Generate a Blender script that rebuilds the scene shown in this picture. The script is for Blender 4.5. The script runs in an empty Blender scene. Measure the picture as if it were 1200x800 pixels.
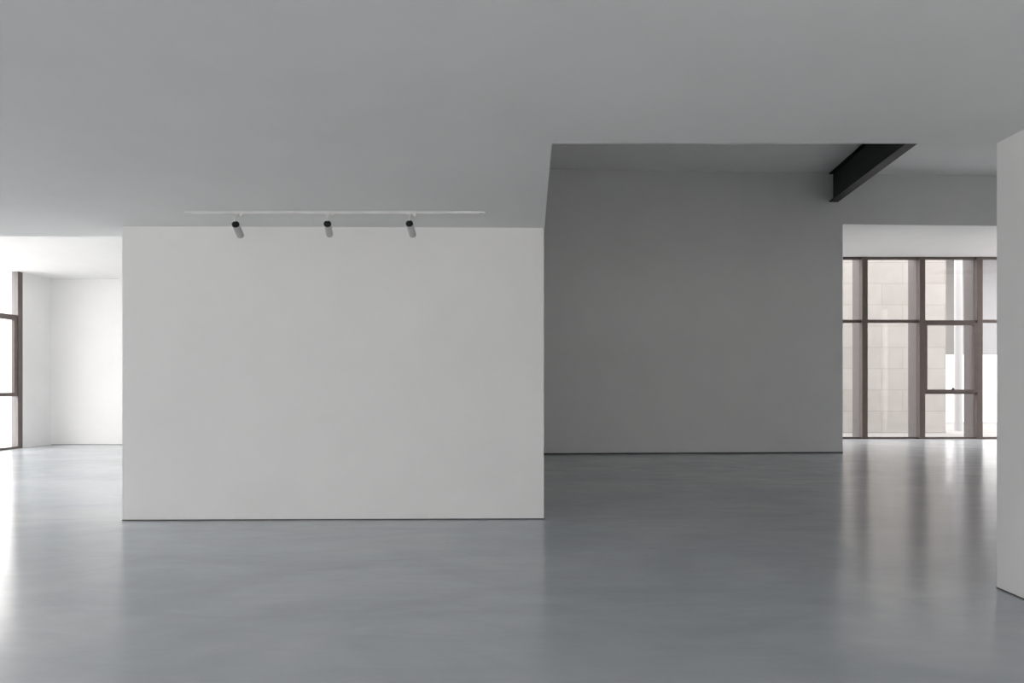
import bpy, bmesh, math
from mathutils import Vector, Matrix

S = bpy.context.scene
COL = S.collection
F, PX, PY, H = 800.0, 622.5, 455.0, 1.347      # focal length (px), principal point, eye height


def X(px, d): return (px - PX) * d / F
def Z(py, d): return H + (PY - py) * d / F


# ------------------------------------------------------------------ materials
def new_mat(name):
    m = bpy.data.materials.new(name)
    m.use_nodes = True
    nt = m.node_tree
    b = nt.nodes['Principled BSDF']
    return m, nt, b


def noise(nt, scale, detail=3, rough=.5, vec_scale=None):
    tc = nt.nodes.new('ShaderNodeTexCoord')
    n = nt.nodes.new('ShaderNodeTexNoise')
    n.inputs['Scale'].default_value = scale
    n.inputs['Detail'].default_value = detail
    n.inputs['Roughness'].default_value = rough
    if vec_scale:
        mp = nt.nodes.new('ShaderNodeMapping')
        mp.inputs['Scale'].default_value = vec_scale
        nt.links.new(tc.outputs['Object'], mp.inputs['Vector'])
        nt.links.new(mp.outputs['Vector'], n.inputs['Vector'])
    else:
        nt.links.new(tc.outputs['Object'], n.inputs['Vector'])
    return n


def ramp(nt, src, stops):
    r = nt.nodes.new('ShaderNodeValToRGB')
    e = r.color_ramp.elements
    e[0].position, e[0].color = stops[0][0], (*stops[0][1], 1)
    e[1].position, e[1].color = stops[-1][0], (*stops[-1][1], 1)
    for p, c in stops[1:-1]:
        k = e.new(p)
        k.color = (*c, 1)
    nt.links.new(src, r.inputs['Fac'])
    return r


def bump(nt, b, src, strength, dist):
    bp = nt.nodes.new('ShaderNodeBump')
    bp.inputs['Strength'].default_value = strength
    bp.inputs['Distance'].default_value = dist
    nt.links.new(src, bp.inputs['Height'])
    nt.links.new(bp.outputs['Normal'], b.inputs['Normal'])


def paint(name, c, var=.02, rough=.85, scale=1.3):
    m, nt, b = new_mat(name)
    n = noise(nt, scale, 5, .6)
    lo = tuple(max(0, v * (1 - var)) for v in c)
    hi = tuple(min(1, v * (1 + var)) for v in c)
    r = ramp(nt, n.outputs['Fac'], [(.3, lo), (.7, hi)])
    nt.links.new(r.outputs['Color'], b.inputs['Base Color'])
    b.inputs['Roughness'].default_value = rough
    b.inputs['Specular IOR Level'].default_value = .25
    f = noise(nt, 60, 3)
    bump(nt, b, f.outputs['Fac'], .05, .002)
    return m


def metal(name, c, rough=.45, spec=.4):
    m, nt, b = new_mat(name)
    n = noise(nt, 6, 4)
    r = ramp(nt, n.outputs['Fac'], [(.3, tuple(v * .94 for v in c)), (.7, tuple(v * 1.06 for v in c))])
    nt.links.new(r.outputs['Color'], b.inputs['Base Color'])
    b.inputs['Roughness'].default_value = rough
    b.inputs['Specular IOR Level'].default_value = spec
    return m


M = {}
M['wall'] = paint('white_wall_paint', (.80, .80, .795))
M['ceiling'] = paint('white_ceiling_paint', (.80, .80, .795))
M['gap'] = paint('dark_shadow_gap', (.10, .10, .10))
M['brown'] = metal('brown_anodised_frame', (.125, .100, .092), .45, .35)
M['fin'] = metal('taupe_metal_fin', (.14, .128, .128), .45, .35)
M['skylit_fin'] = metal('skylit_metal_fin', (.20, .192, .19), .45, .35)  # fin metal lightened for the stronger skylight on the left fins
M['steel'] = metal('black_painted_steel', (.018, .019, .021), .5, .3)
M['white_metal'] = metal('white_powder_coat', (.74, .74, .735), .45)
M['grey_metal'] = metal('grey_powder_coat', (.50, .50, .50), .45)
M['black'] = metal('black_plastic', (.015, .015, .016), .5, .3)
M['black_ring'] = metal('black_gloss_ring', (.025, .025, .026), .35, .4)
M['pale_render'] = paint('pale_exterior_render', (.30, .30, .31), .03)
M['grey_render'] = paint('grey_exterior_render', (.20, .195, .19), .03)
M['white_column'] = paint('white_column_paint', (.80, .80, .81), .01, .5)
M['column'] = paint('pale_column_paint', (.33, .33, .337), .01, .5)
M['paving'] = paint('pale_exterior_paving', (.60, .59, .575), .06)
M['gravel'] = paint('grey_courtyard_paving', (.20, .196, .192), .12, .9, 6)


def floor_mat():
    m, nt, b = new_mat('grey_polished_resin')
    n1 = noise(nt, .55, 6, .6, (1, 1.6, 1))
    n1.inputs['Distortion'].default_value = .8
    r = ramp(nt, n1.outputs['Fac'], [(.25, (.395, .43, .465)), (.5, (.455, .488, .513)), (.75, (.515, .54, .56))])
    n0 = noise(nt, 2.6, 6, .65, (.55, 1.5, 1))          # faint trowel streaks
    n0.inputs['Distortion'].default_value = 1.0
    r0 = ramp(nt, n0.outputs['Fac'], [(.35, (.93, .93, .93)), (.65, (1, 1, 1))])
    mx = nt.nodes.new('ShaderNodeMix')
    mx.data_type = 'RGBA'
    mx.blend_type = 'MULTIPLY'
    mx.inputs[0].default_value = 1
    nt.links.new(r.outputs['Color'], mx.inputs[6])
    nt.links.new(r0.outputs['Color'], mx.inputs[7])
    nt.links.new(mx.outputs[2], b.inputs['Base Color'])
    n2 = noise(nt, 1.1, 5, .6, (1, 2.2, 1))
    n2.inputs['Distortion'].default_value = 1.2
    rr = nt.nodes.new('ShaderNodeMapRange')
    rr.inputs['From Min'].default_value, rr.inputs['From Max'].default_value = .3, .7
    rr.inputs['To Min'].default_value, rr.inputs['To Max'].default_value = .155, .235
    nt.links.new(n2.outputs['Fac'], rr.inputs['Value'])
    nt.links.new(rr.outputs['Result'], b.inputs['Roughness'])
    n3 = noise(nt, 1.4, 3, .5, (.8, 1.8, 1))
    bump(nt, b, n3.outputs['Fac'], .11, .006)
    b.inputs['IOR'].default_value = 1.47
    return m


def stone_mat():
    m, nt, b = new_mat('beige_stone_blocks')
    tc = nt.nodes.new('ShaderNodeTexCoord')
    sx = nt.nodes.new('ShaderNodeSeparateXYZ')
    cx = nt.nodes.new('ShaderNodeCombineXYZ')
    nt.links.new(tc.outputs['Object'], sx.inputs[0])
    nt.links.new(sx.outputs['X'], cx.inputs['X'])
    nt.links.new(sx.outputs['Z'], cx.inputs['Y'])
    mp = nt.nodes.new('ShaderNodeMapping')
    mp.inputs['Location'].default_value = (.25, .33, 0)
    nt.links.new(cx.outputs[0], mp.inputs['Vector'])
    br = nt.nodes.new('ShaderNodeTexBrick')
    br.inputs['Color1'].default_value = (.315, .303, .290, 1)
    br.inputs['Color2'].default_value = (.28, .268, .255, 1)
    br.inputs['Mortar'].default_value = (.205, .192, .175, 1)
    br.inputs['Scale'].default_value = 1
    br.inputs['Mortar Size'].default_value = .008
    br.inputs['Brick Width'].default_value = 1.6
    br.inputs['Row Height'].default_value = .81
    nt.links.new(mp.outputs[0], br.inputs['Vector'])
    n = noise(nt, 2.2, 6, .6)
    r = ramp(nt, n.outputs['Fac'], [(.3, (.90, .89, .88)), (.7, (1, 1, 1))])
    mx = nt.nodes.new('ShaderNodeMix')
    mx.data_type = 'RGBA'
    mx.blend_type = 'MULTIPLY'
    mx.inputs[0].default_value = 1
    nt.links.new(br.outputs['Color'], mx.inputs[6])
    nt.links.new(r.outputs['Color'], mx.inputs[7])
    nt.links.new(mx.outputs[2], b.inputs['Base Color'])
    b.inputs['Roughness'].default_value = .9
    bump(nt, b, br.outputs['Fac'], -.3, .004)
    return m


def glass_mat():
    m = bpy.data.materials.new('clear_window_glass')
    m.use_nodes = True
    nt = m.node_tree
    nt.nodes.clear()
    out = nt.nodes.new('ShaderNodeOutputMaterial')
    mix = nt.nodes.new('ShaderNodeMixShader')
    tr = nt.nodes.new('ShaderNodeBsdfTransparent')
    tr.inputs['Color'].default_value = (.975, .975, .975, 1)
    gl = nt.nodes.new('ShaderNodeBsdfGlossy')
    gl.inputs['Roughness'].default_value = .01
    fr = nt.nodes.new('ShaderNodeFresnel')
    fr.inputs['IOR'].default_value = 1.45
    ge = nt.nodes.new('ShaderNodeNewGeometry')
    mu = nt.nodes.new('ShaderNodeMath')            # reflect at the entry face only (no total inner reflection)
    mu.operation = 'SUBTRACT'
    mu.use_clamp = True
    nt.links.new(fr.outputs[0], mu.inputs[0])
    nt.links.new(ge.outputs['Backfacing'], mu.inputs[1])
    nt.links.new(mu.outputs[0], mix.inputs[0])
    nt.links.new(tr.outputs[0], mix.inputs[1])
    nt.links.new(gl.outputs[0], mix.inputs[2])
    nt.links.new(mix.outputs[0], out.inputs['Surface'])
    return m


M['floor'] = floor_mat()
M['stone'] = stone_mat()
M['glass'] = glass_mat()


# ------------------------------------------------------------------ mesh helpers
def obj(name, bm, mat, parent=None, bevel=0, smooth=False):
    me = bpy.data.meshes.new(name)
    bmesh.ops.recalc_face_normals(bm, faces=bm.faces[:])
    bm.to_mesh(me)
    bm.free()
    me.materials.append(mat)
    o = bpy.data.objects.new(name, me)
    COL.objects.link(o)
    if parent is not None:
        o.parent = parent
        o.matrix_parent_inverse = Matrix.Translation(-parent.location)
    if bevel:
        md = o.modifiers.new('bevel', 'BEVEL')
        md.width = bevel
        md.segments = 2
        md.limit_method = 'ANGLE'
    if smooth:
        for p in me.polygons:
            p.use_smooth = True
        try:
            me.set_sharp_from_angle(angle=math.radians(40))
        except Exception:
            pass
    return o


def box(x0, x1, y0, y1, z0, z1, bm=None):
    bm = bm or bmesh.new()
    vs = [bm.verts.new((x, y, z)) for z in (z0, z1) for y in (y0, y1) for x in (x0, x1)]
    for f in ((0, 1, 3, 2), (4, 6, 7, 5), (0, 4, 5, 1), (2, 3, 7, 6), (0, 2, 6, 4), (1, 5, 7, 3)):
        bm.faces.new([vs[i] for i in f])
    return bm


def prism(pts, z0, z1, bm=None):
    bm = bm or bmesh.new()
    lo = [bm.verts.new((x, y, z0)) for x, y in pts]
    hi = [bm.verts.new((x, y, z1)) for x, y in pts]
    bm.faces.new(lo)
    bm.faces.new(hi)
    n = len(pts)
    for i in range(n):
        j = (i + 1) % n
        bm.faces.new((lo[i], lo[j], hi[j], hi[i]))
    return bm


def tube(profile, p0, axis, bm=None, seg=28):
    """Lathe of (distance along axis, radius) pairs about the line from p0 along axis."""
    bm = bm or bmesh.new()
    a = Vector(axis).normalized()
    u = a.orthogonal().normalized()
    v = a.cross(u)
    rings = []
    for t, r in profile:
        c = Vector(p0) + a * t
        if r <= 1e-6:
            rings.append([bm.verts.new(c)])
        else:
            rings.append([bm.verts.new(c + (u * math.cos(k * 2 * math.pi / seg) + v * math.sin(k * 2 * math.pi / seg)) * r) for k in range(seg)])
    for A, B in zip(rings, rings[1:]):
        for k in range(seg):
            j = (k + 1) % seg
            if len(A) == 1 and len(B) == 1:
                continue
            if len(A) == 1:
                bm.faces.new((A[0], B[k], B[j]))
            elif len(B) == 1:
                bm.faces.new((A[k], A[j], B[0]))
            else:
                bm.faces.new((A[k], A[j], B[j], B[k]))
    return bm


def tag(o, label=None, cat=None, group=None, kind=None):
    if label: o['label'] = label
    if cat: o['category'] = cat
    if group: o['group'] = group
    if kind: o['kind'] = kind
    return o


def empty(name, loc, label, cat, group=None, kind=None):
    o = bpy.data.objects.new(name, None)
    o.empty_display_size = .2
    COL.objects.link(o)
    o.location = loc
    return tag(o, label, cat, group, kind)


def struct(name, bm, mat, label, cat, bevel=0):
    return tag(obj(name, bm, mat, None, bevel), label, cat, None, 'structure')


# ------------------------------------------------------------------ plan of the place
XL, XR = -11.5, 14.6            # inside faces of the outer walls
YB = -5.4                       # wall behind the photographer
ZL = 3.0                        # low ceiling
YS = 4.612                      # where the low ceiling stops over the hall
XE = .137                       # its side edge
XW = -4.165                     # left end of the white partition
YW0, YW1 = 6.955, 7.03          # white partition, left and right end
YH = 7.43                       # where the low ceiling stops over the left room
ZR = 3.97                       # left room ceiling
YR = 16.36                      # left room back wall
ZH = 5.83                       # hall ceiling
ZO = 4.772                      # underside of the lintel over the opening
XO = X(987.6, 14.24)            # left jamb of the opening
YG = 18.26                      # window wall of the back room
XRW = 3.142                     # right wall face


def yd(x): return 13.94 + (x - .15) * .0475     # front face of the dark back wall


# floor, ground
struct('floor', box(XL - .1, XR, YB, YG + .04, -.5, 0), M['floor'], 'grey polished resin floor running through all rooms', 'floor')
struct('ground', box(-60, 60, -60, 80, -.60, -.36), M['paving'], 'pale paved ground outside around the building', 'ground')
struct('ground', box(3.0, 30.0, YG + .05, 34.4, -.42, -.35), M['gravel'], 'grey paved courtyard floor outside the back windows', 'ground')

ZC = 4.86                       # back room ceiling
# low ceiling: one L-shaped slab
struct('ceiling', prism([(XL - .3, YB - .3), (XR, YB - .3), (XR, YS), (XE, YS), (XE, YW1), (XW, YW0), (XW, YH), (XL - .3, YH)], ZL, ZH + .1),
       M['ceiling'], 'low white ceiling over the front of the room', 'ceiling')
bm = bmesh.new()
KX0, KX1, KY0, KY1 = -10.4, -6.2, 8.2, 9.45      # unseen roof light, added to brighten the left room
box(XL - .3, XW + .1, YH - .05, KY0, ZR, ZR + .2, bm)
box(XL - .3, XW + .1, KY1, YR + .3, ZR, ZR + .2, bm)
box(XL - .3, KX0, KY0, KY1, ZR, ZR + .2, bm)
box(KX1, XW + .1, KY0, KY1, ZR, ZR + .2, bm)
struct('ceiling', bm, M['ceiling'], 'bright white ceiling of the room at far left', 'ceiling')
struct('ceiling', box(XE - .2, XR + .1, YS - .05, 14.9, ZH, ZH + .2), M['ceiling'], 'shaded high ceiling above the black steel beam', 'ceiling')
bm = bmesh.new()
LX0, LX1, LY0, LY1 = 12.2, 14.5, 14.95, 17.9    # unseen roof light, added at the right end to brighten the back room
prism([(5.6, yd(5.6) + .25), (LX0, yd(LX0) + .25), (LX0, YG + .3), (5.6, YG + .3)], ZC, ZC + .2, bm)
prism([(LX0, yd(LX0) + .25), (XR + .1, yd(XR + .1) + .25), (XR + .1, LY0), (LX0, LY0)], ZC, ZC + .2, bm)
box(LX0, XR + .1, LY1, YG + .3, ZC, ZC + .2, bm)
box(LX1, XR + .1, LY0, LY1, ZC, ZC + .2, bm)
struct('ceiling', bm, M['ceiling'], 'pale ceiling strip seen through the opening above the windows', 'ceiling')

# walls
struct('wall_center', prism([(XW, YW0), (XE - .007, YW1), (XE - .007, yd(XE) + .1), (XW, YR + .05)], 0, ZH + .05), M['wall'],
       'large white partition wall under the track lights', 'wall')
bm = bmesh.new()
T = .25
prism([(XE - .05, yd(XE - .05)), (XO, yd(XO)), (XO, yd(XO) + T), (XE - .05, yd(XE - .05) + T)], 0, ZH + .05, bm)
prism([(XO, yd(XO)), (XR + .1, yd(XR + .1)), (XR + .1, yd(XR + .1) + T), (XO, yd(XO) + T)], ZO, ZH + .05, bm)
struct('wall_back', bm, M['wall'], 'shaded grey back wall with the tall opening at its end', 'wall')
struct('wall_right', box(XRW, XR, YB, YS - .006, 0, ZL + .02), M['wall'], 'white wall end at the right edge of the picture', 'wall')
bm = box(XL - .3, XW + .1, YR, YR + .25, 0, ZR + .1)
struct('wall_left', bm, M['wall'], 'white back wall of the bright room at far left', 'wall')
YLJ = 15.44                     # where the left window wall ends
struct('wall_left', box(XL - .3, XL, YLJ, YR + .05, 0, ZR + .1), M['wall'], 'short white wall return beside the left brown window jamb', 'wall')
bm = bmesh.new()
HS = 4.7                        # head of the added side windows, out of sight to the right
box(XR, XR + .25, YS - .1, 7.8, 0, HS, bm)
box(XR, XR + .25, 8.6, 15.4, 0, HS, bm)
box(XR, XR + .25, YG - .4, YG + .3, 0, HS, bm)
box(XR, XR + .25, YS - .1, YG + .3, HS, ZH + .1, bm)
struct('wall_side', bm, M['wall'], 'white outer side wall of the hall', 'wall')
for k, (ya, yb) in enumerate(((7.8, 8.6), (15.4, YG - .4))):  # unseen side windows, added to light the hall and back room
    W = empty('window_%d' % (5 + k), (XR, ya, 0), ('added side window lighting the hall' if k == 0 else 'added side window lighting the back room') + ', out of sight to the right', 'window', None, 'structure')
    fb = box(XR + .05, XR + .13, ya, yb, 0, .05)
    box(XR + .05, XR + .13, ya, yb, HS - .06, HS, fb)
    nn = round((yb - ya) / 1.5)
    for j in range(nn + 1):
        yy = ya + .04 + (yb - ya - .08) * j / nn
        box(XR + .05, XR + .13, yy - .04, yy + .04, .05, HS - .06, fb)
    obj('frame', fb, M['brown'], W)
    obj('pane', box(XR + .087, XR + .093, ya, yb, .05, HS - .06), M['glass'], W)
struct('wall_inner', box(5.55, 5.8, yd(5.6) + .2, YG + .3, 0, ZC + .1), M['wall'], 'white inner end wall of the back room', 'wall')
# facade above and beside the back windows
struct('wall_facade', box(-4.2, 40, YG + .05, YG + .3, ZC + .02, 9.5), M['pale_render'], 'outside facade above the back windows', 'wall')
struct('wall_facade', box(-4.2, 5.6, YG + .05, YG + .3, -.4, ZC + .02), M['pale_render'], 'outside facade beside the back windows', 'wall')
struct('wall_rear', box(XL - .3, XRW + .1, YB - .25, YB, 2.9, ZL + .1), M['wall'], 'lintel over the added windows behind the viewpoint', 'wall')

# dark shadow-gap skirtings
g = .011
struct('baseboard_center', prism([(XW - .003, YW0 - .003), (XE - .004, YW1 - .003), (XE - .004, YW1 + .02), (XW - .003, YW0 + .02)], .0005, g), M['gap'],
       'thin dark gap line under the white partition wall', 'skirting')
struct('baseboard_back', prism([(XE, yd(XE) - .004), (XO + .003, yd(XO) - .004), (XO + .003, yd(XO) + .05), (XE, yd(XE) + .05)], .0005, .026), M['gap'],
       'thin dark gap line under the shaded back wall', 'skirting')
struct('baseboard_right', box(XRW - .003, XRW + .02, YB + .05, YS - .003, .0005, .009), M['gap'], 'thin dark gap line under the right wall end', 'skirting')
struct('baseboard_left', box(XL + .01, XW - .01, YR - .003, YR + .05, .0005, .009), M['gap'], 'thin gap line under the far left back wall', 'skirting')


# ------------------------------------------------------------------ windows
def handle(x, y, z, parent):
    """Small latch: rose, neck and a lever."""
    bm = box(x - .035, x + .035, y - .012, y, z - .012, z + .012)
    tube([(0, 0), (0, .012), (.03, .010), (.03, 0)], (x, y - .004, z + .006), (0, -.6, 1), bm, 12)
    bm2 = prism([(x - .03, 0), (x + .045, 0), (x + .02, .02), (x - .005, .05), (x - .02, .03)], 0, .018)
    for v in bm2.verts:
        v.co = Vector((v.co.x, y - .035 + v.co.z, z + .01 + v.co.y))
    me = bpy.data.meshes.new('tmp'); bm2.to_mesh(me); bm2.free(); bm.from_mesh(me); bpy.data.meshes.remove(me)
    return obj('handle', bm, M['black'], parent, .003)


W7 = empty('window_7', (-8.3, 9, ZR), 'added roof light brightening the left room, out of sight', 'window', None, 'structure')
fb = box(KX0, KX1, KY0, KY0 + .05, ZR + .1, ZR + .22)
box(KX0, KX1, KY1 - .05, KY1, ZR + .1, ZR + .22, fb)
box(KX0, KX0 + .05, KY0 + .05, KY1 - .05, ZR + .1, ZR + .22, fb)
box(KX1 - .05, KX1, KY0 + .05, KY1 - .05, ZR + .1, ZR + .22, fb)
obj('frame', fb, M['brown'], W7)
obj('pane', box(KX0 + .05, KX1 - .05, KY0 + .05, KY1 - .05, ZR + .15, ZR + .156), M['glass'], W7)

W8 = empty('window_8', ((LX0 + LX1) / 2, LY0, ZC), 'added roof light brightening the back room, out of sight', 'window', None, 'structure')
fb = box(LX0, LX1, LY0, LY0 + .05, ZC + .1, ZC + .22)
box(LX0, LX1, LY1 - .05, LY1, ZC + .1, ZC + .22, fb)
box(LX0, LX0 + .05, LY0 + .05, LY1 - .05, ZC + .1, ZC + .22, fb)
box(LX1 - .05, LX1, LY0 + .05, LY1 - .05, ZC + .1, ZC + .22, fb)
obj('frame', fb, M['brown'], W8)
obj('pane', box(LX0 + .05, LX1 - .05, LY0 + .05, LY1 - .05, ZC + .15, ZC + .156), M['glass'], W8)

# right-hand window wall, seen through the opening
W1 = empty('window_1', (10.4, YG, 0), 'tall brown framed window wall seen through the opening', 'window', None, 'structure')
zt = Z(301.6, YG)               # head of the frame
ztr = Z(376.6, YG)              # transom
obj('head_frame', box(5.8, XR, YG - .03, YG + .08, zt - .055, ZC + .02), M['brown'], W1)
obj('sill_frame', box(5.8, XR, YG - .03, YG + .08, 0, .05), M['brown'], W1)
mul = [8.89 + 1.532 * k for k in range(-1, 5)]
mw = .072
edges = [5.8] + mul + [XR]
for x in mul:
    if x < XR - .1:
        obj('mullion', box(x - mw, x + mw, YG - .085, YG + .06, 0, zt), M['brown'], W1, .004)
        obj('fin', box(x - .055, x + .055, YG + .10, YG + .52, -.12, 9.4), M['fin'], W1, .004)
for a, b in zip(edges, edges[1:]):
    a, b = a + mw, b - mw
    if b < a + .2: continue
    opening = abs((a + b) / 2 - (10.422 + .766)) < .3
    p = obj('pane', box(a, b, YG + .02, YG + .026, .05, zt - .05), M['glass'], W1)
    if opening:
        obj('transom', box(a - .002, b + .002, YG - .05, YG + .06, ztr - .05, ztr + .03), M['brown'], W1)
        zb = Z(461.5, YG)
        obj('transom', box(a - .002, b + .002, YG - .05, YG + .06, zb, zb + .045), M['brown'], W1)
        bm = bmesh.new()
        s0, s1, y0, y1 = zb + .045, ztr - .05, YG - .085, YG + .015
        box(a, a + .055, y0, y1, s0, s1, bm)
        box(b - .085, b, y0, y1, s0, s1, bm)
        box(a + .055, b - .085, y0, y1, s1 - .055, s1, bm)
        box(a + .055, b - .085, y0, y1, s0, s0 + .075, bm)
        sash = obj('sash', bm, M['brown'], W1)
        handle(X(1114, YG), y0, s0 + .075, sash)
    else:
        obj('transom', box(a - .002, b + .002, YG - .04, YG + .06, ztr - .035, ztr + .045), M['brown'], W1)

# left-hand window wall
W2 = empty('window_2', (XL, 14.5, 0), 'bright window wall with brown frame at the far left', 'window', None, 'structure')
XG = XL - .05
ym = [15.372 - 1.532 * k for k in range(0, 6)]
obj('head_frame', box(XL - .09, XL + .0, YH - .8, YLJ, ZR + .001, ZR + .05), M['brown'], W2)
obj('sill_frame', box(XL - .09, XL - .01, YH - .8, YLJ, 0, .05), M['brown'], W2)
for y in ym:
    obj('mullion', box(XL - .012, XL + .0, y - .068, y + .068, 0, ZR), M['brown'], W2, .004)
    obj('fin', box(XL - .158, XL - .012, y - .062, y + .062, -.05, ZR + .4), M['skylit_fin'], W2, .004)
for k, (b, a) in enumerate(zip(ym, ym[1:] + [YH - .8])):
    a, b = a + .068, b - .068
    obj('pane', box(XG - .003, XG + .003, a, b, .05, ZR), M['glass'], W2)
    if k == 0:
        s0, s1 = 1.17, 2.985
        bm = bmesh.new()
        y1 = b + .005 - .05
        x0, x1 = XL - .045, XL + .012
        box(x0, x1, y1 - .085, y1, s0, s1, bm)
        box(x0, x1, a, a + .085, s0, s1, bm)
        box(x0, x1, a + .085, y1 - .085, s1 - .12, s1, bm)
        box(x0, x1, a + .085, y1 - .085, s0, s0 + .085, bm)
        sash = obj('sash', bm, M['brown'], W2)
        obj('frame_post', box(XL - .085, XL - .012, y1, b + .002, s0, s1), M['brown'], W2)
    else:
        obj('transom', box(XL - .085, XL - .01, a, b, 2.0, 2.08), M['brown'], W2)

# unseen windows beside and behind the viewpoint, added to light the front room
W3 = empty('window_3', (XL, YB, 0), 'added windows lighting the front room from the left', 'window', None, 'structure')
YM = -3.4
obj('head_frame', box(XL - .09, XL - .01, YB, YM, ZL - .06, ZL + .02), M['brown'], W3)
obj('sill_frame', box(XL - .09, XL - .01, YB, YM, 0, .05), M['brown'], W3)
n = 2
for k in range(n + 1):
    y = YB + (YM - YB) * k / n
    obj('mullion', box(XL - .085, XL, y - .06, y + .06, 0, ZL), M['brown'], W3)
obj('pane', box(XG - .003, XG + .003, YB, YM, .05, ZL - .05), M['glass'], W3)
struct('wall_left', box(XL - .3, XL, YM, YH - .8, 0, ZL + .1), M['wall'], 'white outer wall left of the viewpoint, out of sight', 'wall')
n = 10
W4 = empty('window_4', (-4, YB, 0), 'added window wall lighting the front room from behind', 'window', None, 'structure')  # unseen glazing added to brighten the partition and low ceiling
obj('head_frame', box(XL, XRW, YB - .09, YB - .01, 2.85, 2.91), M['brown'], W4)
obj('sill_frame', box(XL, XRW, YB - .09, YB - .01, 0, .05), M['brown'], W4)
for k in range(n + 1):
    x = XL + (XRW - XL) * k / n
    obj('mullion', box(x - .06, x + .06, YB - .085, YB, 0, 2.9), M['brown'], W4)
obj('pane', box(XL, XRW, YB - .053, YB - .047, .05, 2.85), M['glass'], W4)

# ------------------------------------------------------------------ outside the back windows
DS = 26.0
xs = X(1108.3, DS)
struct('wall_outside', box(3.0, xs, DS, DS + .5, -.36, 7.7), M['stone'], 'beige stone block wall outside the back windows', 'wall')
DF = 29.0
zf = Z(414.5, DF)
struct('wall_outside', box(X(1085, DF), X(1128, DF), DF, DF + .5, zf, 7.4), M['grey_render'], 'grey wall strip beyond the end of the stone wall', 'wall')
struct('wall_outside', box(X(1128, DF), X(1128, DF) + 14, DF, DF + .5, zf, 7.4), M['pale_render'], 'pale upper wall seen in the last window bay', 'wall')
struct('wall_outside', box(6.0, 45, 34.5, 34.9, -.36, 3.4), M['white_column'], 'white low wall glowing in the distance outside', 'wall')
struct('shade_overhang', box(X(1085, DF), X(1128, DF) + 14, DF - 2.0, DF + .5, 7.4, 7.65), M['pale_render'], 'added overhang shading the pale wall outside, out of sight', 'roof')  # unseen slab added to keep skylight off the pale wall
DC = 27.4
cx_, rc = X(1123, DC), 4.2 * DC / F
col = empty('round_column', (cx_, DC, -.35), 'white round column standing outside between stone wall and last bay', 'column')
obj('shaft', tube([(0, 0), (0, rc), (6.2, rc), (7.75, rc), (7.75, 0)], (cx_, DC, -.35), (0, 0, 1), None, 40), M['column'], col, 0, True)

# ------------------------------------------------------------------ black steel beam under the hall ceiling
BM = empty('steel_beam', (6.2, 14.2, 5.23), 'black steel beam with wide flanges under the high ceiling', 'beam')
zb0, zb1 = Z(236.6, 14.22), ZH
kx = .0775
def beam_bar(o0, o1, z0, z1):
    ys, ye = YS + .01, 14.215
    xa = 6.205
    f = lambda y: xa + (y - 14.22) * kx
    ye0, ye1 = yd(f(ye) + o0) - .001, yd(f(ye) + o1) - .001
    return prism([(f(ys) + o0, ys), (f(ys) + o1, ys), (f(ye1) + o1, ye1), (f(ye0) + o0, ye0)], z0, z1)
obj('top_flange', beam_bar(0, .19, zb1 - .02, zb1), M['steel'], BM, .002)
obj('web', beam_bar(.088, .102, zb0 + .02, zb1 - .02), M['steel'], BM)
obj('bottom_flange', beam_bar(0, .19, zb0, zb0 + .02), M['steel'], BM, .002)

# ------------------------------------------------------------------ track and spotlights
YT = 6.385
tx0, tx1 = X(216, YT), X(568.5, YT)
TR = empty('lighting_track', ((tx0 + tx1) / 2, YT, ZL), 'slim white lighting track on the ceiling above the partition wall', 'lighting track')
bm = bmesh.new()
w, hgt = .016, .019
box(tx0 + .07, tx1 - .06, YT - w, YT - w + .007, ZL - hgt, ZL, bm)
box(tx0 + .07, tx1 - .06, YT + w - .007, YT + w, ZL - hgt, ZL, bm)
box(tx0 + .07, tx1 - .06, YT - w + .007, YT + w - .007, ZL - .006, ZL, bm)
obj('rail', bm, M['white_metal'], TR)
obj('end_cap', box(tx1 - .06, tx1, YT - w * .9, YT + w * .9, ZL - hgt * .8, ZL), M['white_metal'], TR, .003)
obj('power_feed', box(tx0, tx0 + .07, YT - w * .9, YT + w * .9, ZL - hgt * .85, ZL), M['white_metal'], TR, .003)


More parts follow.
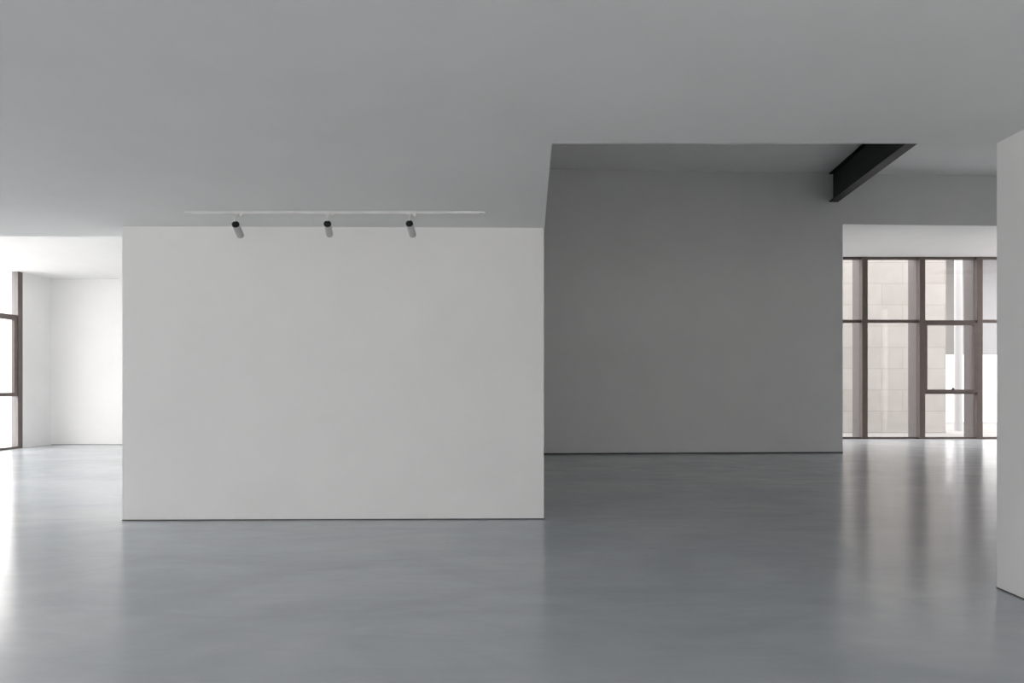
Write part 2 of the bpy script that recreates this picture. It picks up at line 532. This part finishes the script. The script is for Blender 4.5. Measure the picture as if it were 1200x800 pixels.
def spot(px, py, qx, qy, label):
    yc = 6.35
    c = Vector((X(px, yc), yc, Z(py, yc)))                  # centre of the black rear end
    L = .172
    ye = yc + L * math.cos(math.radians(23))
    e = Vector((X(qx, ye), ye, Z(qy, ye)))
    a = (e - c).normalized()
    t = empty('spotlight', (c.x, YT, ZL - hgt), label, 'spotlight', 'spotlights on the white ceiling track')
    zt_ = ZL - hgt
    bm = box(c.x - .028, c.x + .058, YT - .014, YT + .014, zt_ - .012, zt_ - .0005)
    box(c.x + .030, c.x + .056, YT - .013, YT + .013, zt_ - .028, zt_ - .012, bm)
    box(c.x - .026, c.x - .012, YT - .012, YT + .012, zt_ - .020, zt_ - .012, bm)
    obj('adapter', bm, M['white_metal'], t, .002)
    top = Vector((c.x + .012, YT - .02, zt_ - .012))
    low = c - a * .020 + Vector((.001, 0, .011))
    mid = Vector((c.x + .004, low.y - .004, top.z - .045))
    bm = tube([(0, 0), (0, .010), ((mid - top).length, .009), ((mid - top).length + .002, 0)], top, mid - top, None, 14)
    tube([(0, 0), (0, .010), ((low - mid).length, .0105), ((low - mid).length + .003, 0)], mid, low - mid, bm, 14)
    obj('arm', bm, M['white_metal'], t, 0, True)
    r = .034
    b = obj('housing', tube([(.014, r * .7), (.014, r), (L - .012, r), (L - .008, r * .97), (L, r * .97), (L, r * .86), (L - .03, r * .80), (L - .03, 0)], c, a, None, 36), M['grey_metal'], t, 0, True)
    k = obj('end_cap', tube([(.0135, r * .6), (.0135, r * 1.0), (.003, r * 1.0), (0, r * .94), (-.001, r * .80), (.004, r * .76), (.004, r * .3), (.001, r * .26), (.001, 0)], c, a, None, 36), M['black'], t, 0, True)
    k['label'] = 'black round end cap'
    return t


spot(275.8, 262.2, 281.9, 276.3, 'black-capped grey spotlight nearest the left end of the ceiling track')
spot(383.6, 261.6, 386.2, 275.0, 'black-capped grey spotlight in the middle of the ceiling track')
spot(479.6, 261.2, 483.9, 275.6, 'black-capped grey spotlight nearest the right end of the ceiling track')

SKY = .8
# ------------------------------------------------------------------ daylight: bright overcast sky
wd = bpy.data.worlds.new('overcast_sky')
S.world = wd
wd.use_nodes = True
nt = wd.node_tree
bg = nt.nodes['Background']
bg.inputs['Color'].default_value = (1.0, .972, .960, 1)
tc = nt.nodes.new('ShaderNodeTexCoord')
sp = nt.nodes.new('ShaderNodeSeparateXYZ')
mr = nt.nodes.new('ShaderNodeMapRange')         # overcast sky: the zenith over twice as bright as the horizon
mr.inputs['From Min'].default_value, mr.inputs['From Max'].default_value = 0, 1
mr.inputs['To Min'].default_value, mr.inputs['To Max'].default_value = SKY, SKY * 2.3
nt.links.new(tc.outputs['Generated'], sp.inputs[0])
nt.links.new(sp.outputs['Z'], mr.inputs['Value'])
nt.links.new(mr.outputs['Result'], bg.inputs['Strength'])

# ------------------------------------------------------------------ camera
cd = bpy.data.cameras.new('camera')
cam = bpy.data.objects.new('camera', cd)
COL.objects.link(cam)
cam.location = (0, 0, H)
cam.rotation_euler = (math.pi / 2, 0, 0)
cd.sensor_width = 36
cd.lens = 24
cd.shift_x = -(PX - 600) / 1200
cd.shift_y = (PY - 400) / 1200
cd.clip_end = 300
S.camera = cam

S.view_settings.view_transform = 'Standard'
S.view_settings.look = 'None'
S.view_settings.gamma = 1
S.view_settings.use_curve_mapping = False
S.view_settings.exposure = 2.33
S.cycles.use_denoising = True
S.cycles.max_bounces = 16
S.cycles.diffuse_bounces = 10
S.cycles.glossy_bounces = 6
S.cycles.transparent_max_bounces = 16
S.cycles.sample_clamp_indirect = 10
